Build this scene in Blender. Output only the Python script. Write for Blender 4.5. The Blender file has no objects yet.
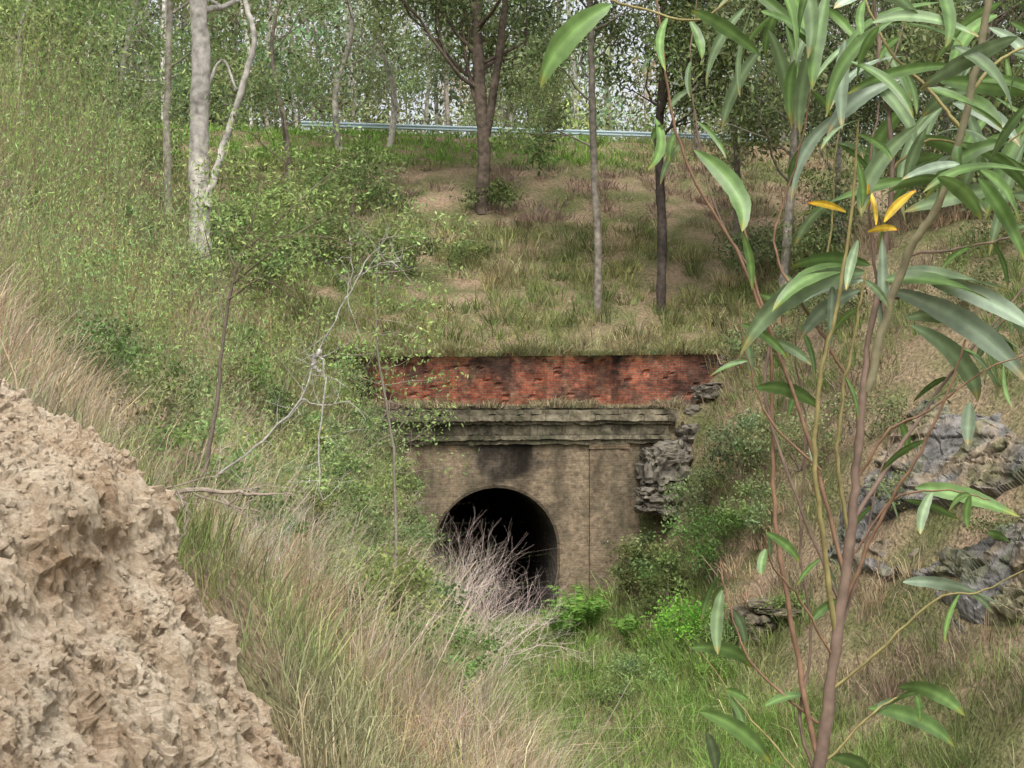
import bpy, math, numpy as np
from mathutils import Vector
rng=np.random.default_rng(7)
F=1422.0; A=math.radians(10); CA,SA=math.cos(A),math.sin(A); CX,CY=-8.13,-49.3
def W(px,py,Y):
    X=(np.asarray(px,float)-512)/F*Y; Z=(384-np.asarray(py,float))/F*Y
    return np.stack([CX+X*CA+Y*SA, CY-X*SA+Y*CA, Z+0*X],-1)
def camdist(x,y): return (x-CX)*SA+(y-CY)*CA
# ---------------- noise
def _h(i,j,k,s):
    n=(i*73856093)^(j*19349663)^(k*83492791)^(s*2654435)
    n=(n^(n>>13))*1274126177; n&=0x7fffffff; n=(n^(n>>16))*668265263; n&=0x7fffffff
    return ((n^(n>>15))&0xffff)/65535.0
def vn(p,s=0):
    p=np.asarray(p,float); i=np.floor(p).astype(np.int64); f=p-i; f=f*f*(3-2*f); r=0
    for a in (0,1):
        for b in (0,1):
            for c in (0,1):
                w=(f[...,0] if a else 1-f[...,0])*(f[...,1] if b else 1-f[...,1])*(f[...,2] if c else 1-f[...,2])
                r=r+w*_h(i[...,0]+a,i[...,1]+b,i[...,2]+c,s)
    return r
def fbm(p,o=4,s=0):
    r=0;a=.5;t=0
    for k in range(o):
        r=r+a*vn(p*(2**k)+k*17.3,s+k); t+=a; a*=.5
    return r/t
def P3(x,y,z=0): return np.stack([x,y,z+0*x],-1)
def worley(p,s=0):
    i=np.floor(p).astype(np.int64); best=np.full(p.shape[:-1],9.0); sec=best.copy(); bid=best*0; bt=best*0
    for a in (-1,0,1):
        for b in (-1,0,1):
            for c in (-1,0,1):
                q=i+np.array([a,b,c])
                o=np.stack([_h(q[...,0],q[...,1],q[...,2],s+t) for t in (1,2,3)],-1)
                dv=p-q-o; d=np.linalg.norm(dv,axis=-1); m=d<best
                sec=np.where(m,best,np.minimum(sec,d))
                rid=_h(q[...,0],q[...,1],q[...,2],s+9); tl=dv@np.array([.5,-.4,.6])*(rid-.5)*2+dv[...,0]*(o[...,1]-.5)+dv[...,2]*(o[...,0]-.5)
                bid=np.where(m,rid,bid); bt=np.where(m,tl,bt)
                best=np.where(m,d,best)
    return bid,bt,sec-best
def sst(a,b,x):
    t=np.clip((x-a)/(b-a),0,1); return t*t*(3-2*t)
# ---------------- terrain height
def H(x,y):
    x=np.asarray(x,float); y=np.asarray(y,float)
    Lf=np.interp(-x,[0,2.0,3.5,5.5,8,11,14,18,25,40],[-8.3,-8.2,-6.8,-4.2,-2.2,0.0,3.3,6,8,9.5])
    Ln=np.interp(-x,[0,2.4,3.2,4.5,5.5,7,10,14,25,40],[-8.3,-8.2,-7.0,-4.0,-2.0,0.0,3.3,6.5,9,10])
    Rf=np.interp(x,[0,2.5,4,6,9,12,17,30,45],[-8.3,-8.1,-7.4,-5.6,-1.8,1.2,5,8.5,10])
    Rn=np.interp(x,[0,3,5,6.2,7.2,8.5,14,30,45],[-8.3,-8.1,-7.2,-5.0,-1.8,0.3,5.2,9,10])
    wl=sst(-24,-1,y); wr=sst(-12,-1,y)
    pr=np.where(x<0,Lf*(1-wl)+Ln*wl,Rf*(1-wr)+Rn*wr)
    n=fbm(P3(x*.35,y*.35),4,3)-.5; n2=fbm(P3(x*1.3,y*1.3),3,9)-.5
    pr=pr+(n*1.8+n2*.7)*np.clip((abs(x)-1.5)/4,0.15,1)
    hill=np.minimum(1.0+.5*(y-1.9),13.3-0*y)+(n*1.0+n2*.35)*sst(2,6,y)*(1-sst(20,25,y))
    led=np.maximum(pr,np.where(abs(x)<8,-.78,pr))
    k=1.0; hh=np.maximum(hill,pr)+np.log1p(np.exp(-abs(hill-pr)/k))*k*.6*sst(2,8,y)
    hh=np.minimum(hh,13.3+.3*n)
    return np.where(y<0.0,pr,np.where(y<1.7,led,hh))
def G(px,Y):
    p=W(px,384,Y); p[...,2]=H(p[...,0],p[...,1]); return p
# ---------------- mesh accumulation
class Acc:
    def __init__(s): s.v=[];s.c=[];s.q=[];s.t=[];s.qm=[];s.tm=[];s.n=0
    def add(s,v,f,col,m=0):
        v=np.asarray(v,float).reshape(-1,3); col=np.asarray(col,float)
        if col.ndim==1: col=np.tile(col,(len(v),1))
        f=np.asarray(f,np.int64)
        if f.shape[1]==4: s.q.append(f+s.n); s.qm.append(np.full(len(f),m))
        else: s.t.append(f+s.n); s.tm.append(np.full(len(f),m))
        s.v.append(v); s.c.append(col); s.n+=len(v)
    def addf(s,f,base,m=0):
        f=np.asarray(f,np.int64)+base
        if f.shape[1]==4: s.q.append(f); s.qm.append(np.full(len(f),m))
        else: s.t.append(f); s.tm.append(np.full(len(f),m))
    def build(s,name,mats,smooth=False,parent=None):
        v=np.concatenate(s.v); c=np.concatenate(s.c)
        q=np.concatenate(s.q) if s.q else np.zeros((0,4),int); t=np.concatenate(s.t) if s.t else np.zeros((0,3),int)
        me=bpy.data.meshes.new(name); me.vertices.add(len(v)); me.vertices.foreach_set('co',v.ravel().astype(np.float32))
        me.loops.add(q.size+t.size); me.loops.foreach_set('vertex_index',np.concatenate([q.ravel(),t.ravel()]).astype(np.int32))
        me.polygons.add(len(q)+len(t))
        st=np.concatenate([np.arange(len(q))*4,q.size+np.arange(len(t))*3]).astype(np.int32)
        me.polygons.foreach_set('loop_start',st)
        mi=np.concatenate(s.qm+s.tm).astype(np.int32)
        for m in mats: me.materials.append(m)
        me.polygons.foreach_set('material_index',mi)
        me.update(calc_edges=True)
        at=me.color_attributes.new('col','FLOAT_COLOR','POINT')
        at.data.foreach_set('color',np.concatenate([c,np.ones((len(c),1))],1).ravel().astype(np.float32))
        me.polygons.foreach_set('use_smooth',np.full(len(me.polygons),bool(smooth)))
        me.validate()
        ob=bpy.data.objects.new(name,me); bpy.context.scene.collection.objects.link(ob)
        if parent: ob.parent=parent
        return ob
def norm(v): return v/np.maximum(np.linalg.norm(v,axis=-1,keepdims=True),1e-9)
def tube(acc,pts,rad,col,m=0,sides=6,cap=False):
    pts=np.asarray(pts,float); n=len(pts); rad=np.broadcast_to(np.asarray(rad,float),(n,))
    t=norm(np.gradient(pts,axis=0)); ref=np.array([.3,.9,.1]) 
    if abs(t[0]@norm(ref))>.9: ref=np.array([1.,0,0.2])
    a=norm(np.cross(t,ref)); b=np.cross(t,a)
    th=np.arange(sides)/sides*2*np.pi
    v=pts[:,None]+rad[:,None,None]*(np.cos(th)[None,:,None]*a[:,None]+np.sin(th)[None,:,None]*b[:,None])
    i=np.arange(n-1)[:,None]*sides; j=np.arange(sides)[None]; j2=(j+1)%sides
    f=np.stack([i+j,i+j2,i+sides+j2,i+sides+j],-1).reshape(-1,4)
    c=np.asarray(col,float)
    if c.ndim==1: c=np.tile(c,(n,1))*(.85+.3*rng.random((n,1)))
    acc.add(v.reshape(-1,3),f,np.repeat(c,sides,0),m)
def smoothpath(p,k=5,jit=0.0):
    p=np.asarray(p,float); n=len(p); t=np.linspace(0,n-1,(n-1)*k+1)
    P=np.vstack([2*p[0]-p[1],p,2*p[-1]-p[-2]]); i=np.minimum(t.astype(int),n-2); f=(t-i)[:,None]
    a,b,c,d=P[i],P[i+1],P[i+2],P[i+3]
    r=.5*((2*b)+(-a+c)*f+(2*a-5*b+4*c-d)*f**2+(-a+3*b-3*c+d)*f**3)
    if jit: r=r+rng.normal(0,jit,r.shape)
    return r
def leaves(acc,c,L,wr,col,m=1,droop=.3,dirs=None):
    n=len(c); L=np.broadcast_to(L,(n,))[:,None]
    d=rng.normal(size=(n,3)) if dirs is None else dirs; d[:,2]-=droop; d=norm(d)
    s=norm(np.cross(d,rng.normal(size=(n,3))))
    v=np.stack([c,c+d*L*.5+s*L*wr,c+d*L,c+d*L*.5-s*L*wr],1).reshape(-1,3)
    acc.add(v,np.arange(n*4).reshape(n,4),np.repeat(col,4,0),m)
def colvar(base,n,v=.25,hv=.08):
    b=np.asarray(base,float); k=1+rng.normal(0,v,(n,1)); h=1+rng.normal(0,hv,(n,3))
    return np.clip(b*k*h,.008,1.6)
def clumpcloud(acc,centers,r,n,L,base,m=1,wr=.2,droop=.4,flat=.7,v=.2):
    centers=np.asarray(centers,float); K=len(centers); r=np.broadcast_to(r,(K,))
    c=np.repeat(centers,n,0)+rng.normal(size=(K*n,3))*np.repeat(r,n)[:,None]*np.array([.5,.5,.5*flat])
    cb=np.repeat(colvar(base,K,.22,.06),n,0)*(1+rng.normal(0,v,(K*n,1)))
    leaves(acc,c,L*(.6+.8*rng.random(K*n)),wr,np.clip(cb,.008,.9),m,droop)
def blades(acc,p,h,w,lean,col,m=0):
    n=len(p); th=rng.random(n)*2*np.pi; s=np.stack([np.cos(th),np.sin(th),0*th],1)*w[:,None]*.5
    up=np.zeros((n,3)); up[:,2]=1
    mid=p+up*h[:,None]*.55+lean*h[:,None]*.35
    tip=p+up*h[:,None]*(1-.35*np.minimum(np.linalg.norm(lean,axis=1),1.2))[:,None]+lean*h[:,None]
    v=np.stack([p-s,p+s,mid+s*.8,mid-s*.8,tip],1).reshape(-1,3); b=acc.n
    k=np.arange(n)[:,None]*5
    acc.add(v,k+np.array([[0,1,2,3]]),np.repeat(col,5,0),m); acc.addf(k+np.array([[3,2,4]]),b,m)
def tufts(acc,cen,nb,h,w,col,spread,m=0,ln=.45,cv=.2,vary=.35):
    K=len(cen); off=rng.normal(size=(K*nb,2))*np.repeat(np.broadcast_to(spread,(K,)),nb)[:,None]
    p=np.repeat(cen,nb,0); p[:,:2]+=off
    lean=np.zeros((K*nb,3)); lean[:,:2]=off/np.maximum(np.repeat(np.broadcast_to(spread,(K,)),nb)[:,None],1e-6)*ln*.6+rng.normal(size=(K*nb,2))*ln*.4
    hh=np.repeat(h,nb)*(1+rng.normal(0,vary,K*nb)).clip(.25,2)
    ww=np.repeat(w,nb)*(.6+.8*rng.random(K*nb))
    c=np.clip(np.repeat(col,nb,0)*(1+rng.normal(0,cv,(K*nb,1))),.01,.85)
    return p,hh,ww,lean,c
# ---------------- materials
def newmat(name):
    m=bpy.data.materials.new(name); m.use_nodes=True; nt=m.node_tree; nt.nodes.clear()
    o=nt.nodes.new('ShaderNodeOutputMaterial'); return m,nt,o
def N(nt,t,**k):
    n=nt.nodes.new(t)
    for a,b in k.items(): setattr(n,a,b)
    return n
def attrmat(name,rough=.7,trans=0.,noise=0,spec=.3,nscale=8.,bump=0,gain=None,diffuse=False):
    m,nt,o=newmat(name); a=N(nt,'ShaderNodeAttribute',attribute_name='col')
    if diffuse: b=N(nt,'ShaderNodeBsdfDiffuse')
    else:
        b=N(nt,'ShaderNodeBsdfPrincipled'); b.inputs['Roughness'].default_value=rough; b.inputs['Specular IOR Level'].default_value=spec
    src=a.outputs['Color']
    if gain:
        g=N(nt,'ShaderNodeVectorMath',operation='MULTIPLY'); nt.links.new(src,g.inputs[0]); g.inputs[1].default_value=gain; src=g.outputs[0]
    if noise:
        tc=N(nt,'ShaderNodeTexCoord'); nz=N(nt,'ShaderNodeTexNoise'); nz.inputs['Scale'].default_value=nscale; nz.inputs['Detail'].default_value=6
        nt.links.new(tc.outputs['Object'],nz.inputs['Vector'])
        mr=N(nt,'ShaderNodeMapRange'); mr.inputs['From Min'].default_value=.3; mr.inputs['From Max'].default_value=.7
        mr.inputs['To Min'].default_value=1-noise; mr.inputs['To Max'].default_value=1+noise
        nt.links.new(nz.outputs['Fac'],mr.inputs['Value'])
        mm=N(nt,'ShaderNodeVectorMath',operation='SCALE'); nt.links.new(src,mm.inputs[0]); nt.links.new(mr.outputs['Result'],mm.inputs['Scale']); src=mm.outputs[0]
        if bump:
            bp=N(nt,'ShaderNodeBump'); bp.inputs['Strength'].default_value=.7; bp.inputs['Distance'].default_value=bump
            nt.links.new(nz.outputs['Fac'],bp.inputs['Height']); nt.links.new(bp.outputs['Normal'],b.inputs['Normal'])
    nt.links.new(src,b.inputs[0])
    if trans:
        t=N(nt,'ShaderNodeBsdfTranslucent'); nt.links.new(src,t.inputs['Color']); mx=N(nt,'ShaderNodeMixShader'); mx.inputs[0].default_value=trans
        nt.links.new(b.outputs[0],mx.inputs[1]); nt.links.new(t.outputs[0],mx.inputs[2]); nt.links.new(mx.outputs[0],o.inputs[0])
    else: nt.links.new(b.outputs[0],o.inputs[0])
    return m
M_leaf=attrmat('foliage',trans=.35,gain=(1.28,1.2,1.25),diffuse=True); M_grass=attrmat('grass_blades',trans=.3,gain=(1.13,1.07,1.15),diffuse=True); M_bark=attrmat('bark',.9,0,.45,nscale=5,bump=.04,spec=.15)
M_twig=attrmat('twig_bark',.75,0,.3,nscale=40,spec=.25); M_phyl=attrmat('acacia_leaf',.4,.3,.16,nscale=50,spec=.45)
M_rock=attrmat('rock',.85,0,.5,nscale=3.5,bump=.12,spec=.2)
def groundmat():
    m,nt,o=newmat('ground_soil'); b=N(nt,'ShaderNodeBsdfPrincipled'); b.inputs['Roughness'].default_value=.95; b.inputs['Specular IOR Level'].default_value=.1
    tc=N(nt,'ShaderNodeTexCoord'); n1=N(nt,'ShaderNodeTexNoise'); n1.inputs['Scale'].default_value=.5; n1.inputs['Detail'].default_value=8
    n2=N(nt,'ShaderNodeTexNoise'); n2.inputs['Scale'].default_value=9; n2.inputs['Detail'].default_value=8
    for n in (n1,n2): nt.links.new(tc.outputs['Object'],n.inputs['Vector'])
    r=N(nt,'ShaderNodeValToRGB'); e=r.color_ramp.elements; e[0].position=.38; e[0].color=(.13,.14,.06,1); e[1].position=.64; e[1].color=(.30,.225,.155,1)
    x=e.new(.5); x.color=(.21,.18,.105,1); nt.links.new(n1.outputs['Fac'],r.inputs['Fac'])
    mx=N(nt,'ShaderNodeMixRGB',blend_type='MULTIPLY'); mx.inputs[0].default_value=.8
    r2=N(nt,'ShaderNodeValToRGB'); r2.color_ramp.elements[0].position=.3; r2.color_ramp.elements[0].color=(.4,.4,.4,1); r2.color_ramp.elements[1].position=.7; r2.color_ramp.elements[1].color=(1.3,1.25,1.15,1)
    nt.links.new(n2.outputs['Fac'],r2.inputs['Fac']); nt.links.new(r.outputs[0],mx.inputs[1]); nt.links.new(r2.outputs[0],mx.inputs[2]); nt.links.new(mx.outputs[0],b.inputs['Base Color'])
    bp=N(nt,'ShaderNodeBump'); bp.inputs['Distance'].default_value=.15; nt.links.new(n2.outputs['Fac'],bp.inputs['Height']); nt.links.new(bp.outputs[0],b.inputs['Normal'])
    nt.links.new(b.outputs[0],o.inputs[0]); return m
def brickmat(name,c1,c2,mortar,stain,sa,sb,scale=.5,bw=.24,rh=.086,vert=1.0,ms=.012,moss=None,lo=.5):
    m,nt,o=newmat(name); b=N(nt,'ShaderNodeBsdfPrincipled'); b.inputs['Roughness'].default_value=.9; b.inputs['Specular IOR Level'].default_value=.15
    tc=N(nt,'ShaderNodeTexCoord'); sp=N(nt,'ShaderNodeSeparateXYZ'); cb=N(nt,'ShaderNodeCombineXYZ'); nt.links.new(tc.outputs['Object'],sp.inputs[0])
    ad=N(nt,'ShaderNodeMath',operation='ADD'); nt.links.new(sp.outputs[0],ad.inputs[0]); nt.links.new(sp.outputs[1],ad.inputs[1])
    nt.links.new(ad.outputs[0],cb.inputs[0]); nt.links.new(sp.outputs[2],cb.inputs[1])
    br=N(nt,'ShaderNodeTexBrick'); br.inputs['Scale'].default_value=1; br.inputs['Brick Width'].default_value=bw; br.inputs['Row Height'].default_value=rh; br.inputs['Mortar Size'].default_value=ms; br.inputs['Mortar Smooth'].default_value=.3
    br.inputs['Color1'].default_value=(*c1,1); br.inputs['Color2'].default_value=(*c2,1); br.inputs['Mortar'].default_value=(*mortar,1); nt.links.new(cb.outputs[0],br.inputs['Vector'])
    mp=N(nt,'ShaderNodeMapping'); mp.inputs['Scale'].default_value=(1,1,vert); nt.links.new(tc.outputs['Object'],mp.inputs[0])
    n1=N(nt,'ShaderNodeTexNoise'); n1.inputs['Scale'].default_value=scale; n1.inputs['Detail'].default_value=10; n1.inputs['Roughness'].default_value=.7; nt.links.new(mp.outputs[0],n1.inputs['Vector'])
    r=N(nt,'ShaderNodeValToRGB'); r.color_ramp.elements[0].position=sa; r.color_ramp.elements[0].color=(0,0,0,1); r.color_ramp.elements[1].position=sb; r.color_ramp.elements[1].color=(.85,.85,.85,1); nt.links.new(n1.outputs['Fac'],r.inputs['Fac'])
    mx=N(nt,'ShaderNodeMixRGB'); nt.links.new(r.outputs[0],mx.inputs[0]); nt.links.new(br.outputs['Color'],mx.inputs[1]); mx.inputs[2].default_value=(*stain,1)
    src=mx.outputs[0]
    if moss:
        n3=N(nt,'ShaderNodeTexNoise'); n3.inputs['Scale'].default_value=1.7; n3.inputs['Detail'].default_value=10; n3.inputs['Roughness'].default_value=.75; nt.links.new(tc.outputs['Object'],n3.inputs['Vector'])
        r3=N(nt,'ShaderNodeValToRGB'); r3.color_ramp.elements[0].position=.50; r3.color_ramp.elements[0].color=(0,0,0,1); r3.color_ramp.elements[1].position=.64; r3.color_ramp.elements[1].color=(.75,.75,.75,1); nt.links.new(n3.outputs['Fac'],r3.inputs['Fac'])
        m4=N(nt,'ShaderNodeMixRGB'); nt.links.new(r3.outputs[0],m4.inputs[0]); nt.links.new(src,m4.inputs[1]); m4.inputs[2].default_value=(*moss,1); src=m4.outputs[0]
    n2=N(nt,'ShaderNodeTexNoise'); n2.inputs['Scale'].default_value=5; n2.inputs['Detail'].default_value=10; n2.inputs['Roughness'].default_value=.7; nt.links.new(tc.outputs['Object'],n2.inputs['Vector'])
    r2=N(nt,'ShaderNodeValToRGB'); r2.color_ramp.elements[0].position=.35; r2.color_ramp.elements[0].color=(lo,lo*.95,lo*.9,1); r2.color_ramp.elements[1].position=.65; r2.color_ramp.elements[1].color=(1.3,1.3,1.25,1); nt.links.new(n2.outputs['Fac'],r2.inputs['Fac'])
    m2=N(nt,'ShaderNodeMixRGB',blend_type='MULTIPLY'); m2.inputs[0].default_value=1; nt.links.new(src,m2.inputs[1]); nt.links.new(r2.outputs[0],m2.inputs[2])
    a=N(nt,'ShaderNodeAttribute',attribute_name='col'); m3=N(nt,'ShaderNodeMixRGB',blend_type='MULTIPLY'); m3.inputs[0].default_value=1; nt.links.new(m2.outputs[0],m3.inputs[1]); nt.links.new(a.outputs['Color'],m3.inputs[2])
    nt.links.new(m3.outputs[0],b.inputs['Base Color'])
    bp=N(nt,'ShaderNodeBump'); bp.inputs['Distance'].default_value=.025; bp.invert=True; nt.links.new(br.outputs['Fac'],bp.inputs['Height'])
    bp2=N(nt,'ShaderNodeBump'); bp2.inputs['Distance'].default_value=.06; nt.links.new(n2.outputs['Fac'],bp2.inputs['Height']); nt.links.new(bp.outputs[0],bp2.inputs['Normal']); nt.links.new(bp2.outputs[0],b.inputs['Normal'])
    nt.links.new(b.outputs[0],o.inputs[0]); return m
M_red=brickmat('red_brick',(.40,.11,.055),(.23,.065,.04),(.23,.165,.13),(.055,.042,.036),.45,.58,.7,vert=1.2,moss=(.18,.12,.08))
M_buff=brickmat('weathered_brick',(.30,.23,.155),(.20,.15,.10),(.27,.22,.165),(.14,.115,.08),.45,.58,.8,vert=.5,moss=(.12,.108,.075),lo=.55)
M_stone=brickmat('cornice_stone',(.25,.215,.16),(.20,.175,.13),(.10,.085,.06),(.055,.05,.04),.46,.59,.9,bw=.9,rh=.9,ms=.01,moss=(.12,.125,.07),lo=.5)
M_soot=brickmat('sooty_brick',(.05,.045,.04),(.035,.033,.03),(.05,.045,.04),(.02,.02,.02),.4,.6,.5)
def claymat():
    m,nt,o=newmat('clay'); b=N(nt,'ShaderNodeBsdfPrincipled'); b.inputs['Roughness'].default_value=.95; b.inputs['Specular IOR Level'].default_value=.1
    tc=N(nt,'ShaderNodeTexCoord'); n1=N(nt,'ShaderNodeTexNoise'); n1.inputs['Scale'].default_value=2.6; n1.inputs['Detail'].default_value=12; n1.inputs['Roughness'].default_value=.75
    n2=N(nt,'ShaderNodeTexNoise'); n2.inputs['Scale'].default_value=48; n2.inputs['Detail'].default_value=10; n2.inputs['Roughness'].default_value=.8
    for n in (n1,n2): nt.links.new(tc.outputs['Object'],n.inputs['Vector'])
    r=N(nt,'ShaderNodeValToRGB'); e=r.color_ramp.elements; e[0].position=.36; e[0].color=(.38,.275,.18,1); e[1].position=.62; e[1].color=(.66,.575,.45,1); x=e.new(.48); x.color=(.55,.445,.325,1)
    nt.links.new(n1.outputs['Fac'],r.inputs['Fac'])
    r2=N(nt,'ShaderNodeValToRGB'); r2.color_ramp.elements[0].position=.34; r2.color_ramp.elements[0].color=(.62,.57,.5,1); r2.color_ramp.elements[1].position=.6; r2.color_ramp.elements[1].color=(1.12,1.12,1.12,1); nt.links.new(n2.outputs['Fac'],r2.inputs['Fac'])
    mx=N(nt,'ShaderNodeMixRGB',blend_type='MULTIPLY'); mx.inputs[0].default_value=1; nt.links.new(r.outputs[0],mx.inputs[1]); nt.links.new(r2.outputs[0],mx.inputs[2])
    nt.links.new(mx.outputs[0],b.inputs['Base Color'])
    bp=N(nt,'ShaderNodeBump'); bp.inputs['Distance'].default_value=.02; nt.links.new(n2.outputs['Fac'],bp.inputs['Height']); nt.links.new(bp.outputs[0],b.inputs['Normal'])
    nt.links.new(b.outputs[0],o.inputs[0]); return m
M_clay=claymat(); M_ground=groundmat()
def flat(name,c,r=.6,met=0):
    m,nt,o=newmat(name); b=N(nt,'ShaderNodeBsdfPrincipled'); nz=N(nt,'ShaderNodeTexNoise'); nz.inputs['Scale'].default_value=20
    rp=N(nt,'ShaderNodeValToRGB'); rp.color_ramp.elements[0].color=(*[k*.75 for k in c],1); rp.color_ramp.elements[1].color=(*[min(1,k*1.2) for k in c],1)
    nt.links.new(nz.outputs['Fac'],rp.inputs['Fac']); nt.links.new(rp.outputs[0],b.inputs['Base Color']); b.inputs['Roughness'].default_value=r; b.inputs['Metallic'].default_value=met
    nt.links.new(b.outputs[0],o.inputs[0]); return m
WH=(1,1,1)
# ---------------- ground sheet
def axis(a,b,st,out):
    c=np.arange(a,b+1e-6,st); g=[];k=st
    x=b
    while x<out: k*=1.35; x+=k; g.append(x)
    h=[];k=st;x=a
    while x>-out: k*=1.35; x-=k; h.append(x)
    return np.array(h[::-1]+list(c)+g)
xs=axis(-34,34,.4,450); ys=axis(-56,36,.4,450)
ys=ys[(ys<-.15)|(ys>2.1)]; ys=np.sort(np.concatenate([ys,[-.02,.12,1.62,1.95]]))
gx,gy=np.meshgrid(xs,ys); gz=H(gx,gy)
ny,nx=gx.shape; idx=np.arange(ny*nx).reshape(ny,nx)
f=np.stack([idx[:-1,:-1],idx[:-1,1:],idx[1:,1:],idx[1:,:-1]],-1).reshape(-1,4)
fy=np.repeat(ys[:-1],nx-1); fx=np.tile((xs[:-1]+xs[1:])/2,ny-1)
f=f[~((fy>-.05)&(fy<.1)&(abs(fx)<4.6))]
a=Acc(); a.add(np.stack([gx,gy,gz],-1).reshape(-1,3),f,WH); a.build('ground',[M_ground],True)
a=Acc()
a.add([[-300,29.5,13.72],[300,29.5,13.72],[300,36.5,13.72],[-300,36.5,13.72],[-300,29.5,13.1],[300,29.5,13.1],[300,36.5,13.1],[-300,36.5,13.1]],[[0,1,2,3],[4,5,1,0],[2,6,7,3]],WH)
a.build('road',[flat('asphalt',(.05,.05,.05),.9)])
M_steel=flat('galvanised_steel',(.42,.52,.55),.45,.2)
a=Acc(); prof=[(0,0),(-.04,.05),(-.04,.1),(0,.15),(0,.18),(-.04,.23),(-.04,.28),(0,.33)]
X0,X1=-6,20; pv=[]
for xx in (X0,X1):
    for (dy,dz) in prof: pv.append((xx,28.0+dy*1.5,13.85+dz*.9))
n=len(prof); a.add(pv,[[i,i+1,n+i+1,n+i] for i in range(n-1)],WH)
for xx in np.arange(X0+1,X1,2.0):
    b=[(xx-.06,28.03),(xx+.06,28.03),(xx+.06,28.15),(xx-.06,28.15)]
    v=[(p[0],p[1],z) for z in (13.0,14.12) for p in b]
    a.add(v,[[0,1,5,4],[1,2,6,5],[2,3,7,6],[3,0,4,7],[4,5,6,7]],WH)
a.build('guard_rail',[M_steel])
# ---------------- tunnel portal
portal=bpy.data.objects.new('tunnel_portal',None); bpy.context.scene.collection.objects.link(portal)
def box(acc,x0,x1,y0,y1,z0,z1,col=WH,m=0,nx=1,rough=0):
    X=np.linspace(x0,x1,nx+1); v=[];
    for xx in X:
        j=rng.normal(0,rough,4) if rough else np.zeros(4)
        v+= [(xx,y0+j[0],z0+j[1]),(xx,y1,z0),(xx,y1,z1),(xx,y0+j[2],z1+j[3])]
    fs=[]
    for i in range(nx):
        k=i*4
        for q in range(4): fs.append([k+q,k+4+q,k+4+(q+1)%4,k+(q+1)%4])
    fs+= [[0,1,2,3],[nx*4+3,nx*4+2,nx*4+1,nx*4]]
    acc.add(v,fs,col,m)
ZS=-5.85; R=2.2
def archp(off=0,n=40,m=7):
    th=np.linspace(np.pi,0,n); up=[(math.cos(t)*(R+off),ZS+math.sin(t)*(R+off)) for t in th]
    zz=np.linspace(-9,ZS,m)[:-1]; lo=[(R+off-.22*((ZS-z)/3)**2,z) for z in zz]
    return [(-x,z) for x,z in lo]+up+[(x,z) for x,z in lo[::-1]]
ap=archp(m=20); ao=archp(.3,m=20); ar=ap
TOP=-2.12; XL,XR=-5.3,5.2
def stainc(pts):
    pts=np.asarray(pts,float)
    s=np.exp(-((pts[:,0]-.2-1.2*(vn(pts*1.8,3)-.5))/(1.0))**4)*sst(-3.7,-2.9,pts[:,2]+.9*(vn(pts*2.2,6)-.5))
    st=sst(.5,.8,vn(np.stack([pts[:,0]*2.2,pts[:,0]*0,pts[:,2]*.3],-1),8))*sst(-6.5,-2.2,pts[:,2])
    s2=sst(-6.0,-8.5,pts[:,2]); s3=sst(.5,.75,fbm(pts*.7,3,14)); s4=1-sst(-4.6,-3.2,pts[:,0])
    k=(1.15-.9*s-.45*st-.35*s2-.25*s3-.25*s4).clip(.12,1.15)
    return np.stack([k,k*(1+.05*s),k*(1+.2*s)],1)
a=Acc()
for i in range(len(ap)-1):
    for ring in range(3):
        t0=ring/3+.02; t1=(ring+1)/3-.02
        def lp(p,q,t): return (p[0]+(q[0]-p[0])*t,p[1]+(q[1]-p[1])*t)
        p0,p1,p2,p3=lp(ap[i],ao[i],t0),lp(ap[i+1],ao[i+1],t0),lp(ap[i+1],ao[i+1],t1),lp(ap[i],ao[i],t1)
        y=-.002+rng.normal(0,.0008)
        v=[(p[0],y,p[1]) for p in (p0,p1,p2,p3)]
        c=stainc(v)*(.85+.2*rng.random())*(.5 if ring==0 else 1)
        a.add(v,[[0,1,2,3]],c)
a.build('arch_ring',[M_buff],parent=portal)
a=Acc(); arc=archp()
def quad(x0,z0a,x1,z0b,z1,y=0.003):
    k=14
    for j in range(k):
        za0=z0a+(z1-z0a)*j/k; za1=z0a+(z1-z0a)*(j+1)/k; zb0=z0b+(z1-z0b)*j/k; zb1=z0b+(z1-z0b)*(j+1)/k
        pts=np.array([(x0,y,za0),(x1,y,zb0),(x1,y,zb1),(x0,y,za1)]); a.add(pts,[[0,1,2,3]],stainc(pts))
top=np.array([p for p in arc if p[1]>=ZS-1e-6])
for i in range(len(top)-1): quad(top[i][0],top[i][1],top[i+1][0],top[i+1][1],TOP)
lo=[p for p in arc if p[0]>0 and p[1]<=ZS+1e-6]
for xa,xb,z0,z1 in ((XL,-R,ZS,TOP),(R,XR,ZS,TOP)):
    xx=np.linspace(xa,xb,17)
    for i in range(16): quad(xx[i],z0,xx[i+1],z0,z1)
for i in range(len(lo)-1):
    (x0,z0),(x1,z1)=lo[i],lo[i+1]
    for s,e in ((1,XR),(-1,XL)):
        pts=np.array([(s*x0,.003,z0),(e,.003,z0),(e,.003,z1),(s*x1,.003,z1)]); a.add(pts,[[0,1,2,3]],stainc(pts))
box(a,XL-.3,XL,0.1,.6,-9,TOP); box(a,XR,XR+.7,0.06,.6,-9,TOP)
a.build('brick_face',[M_buff],parent=portal)
a=Acc()
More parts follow.
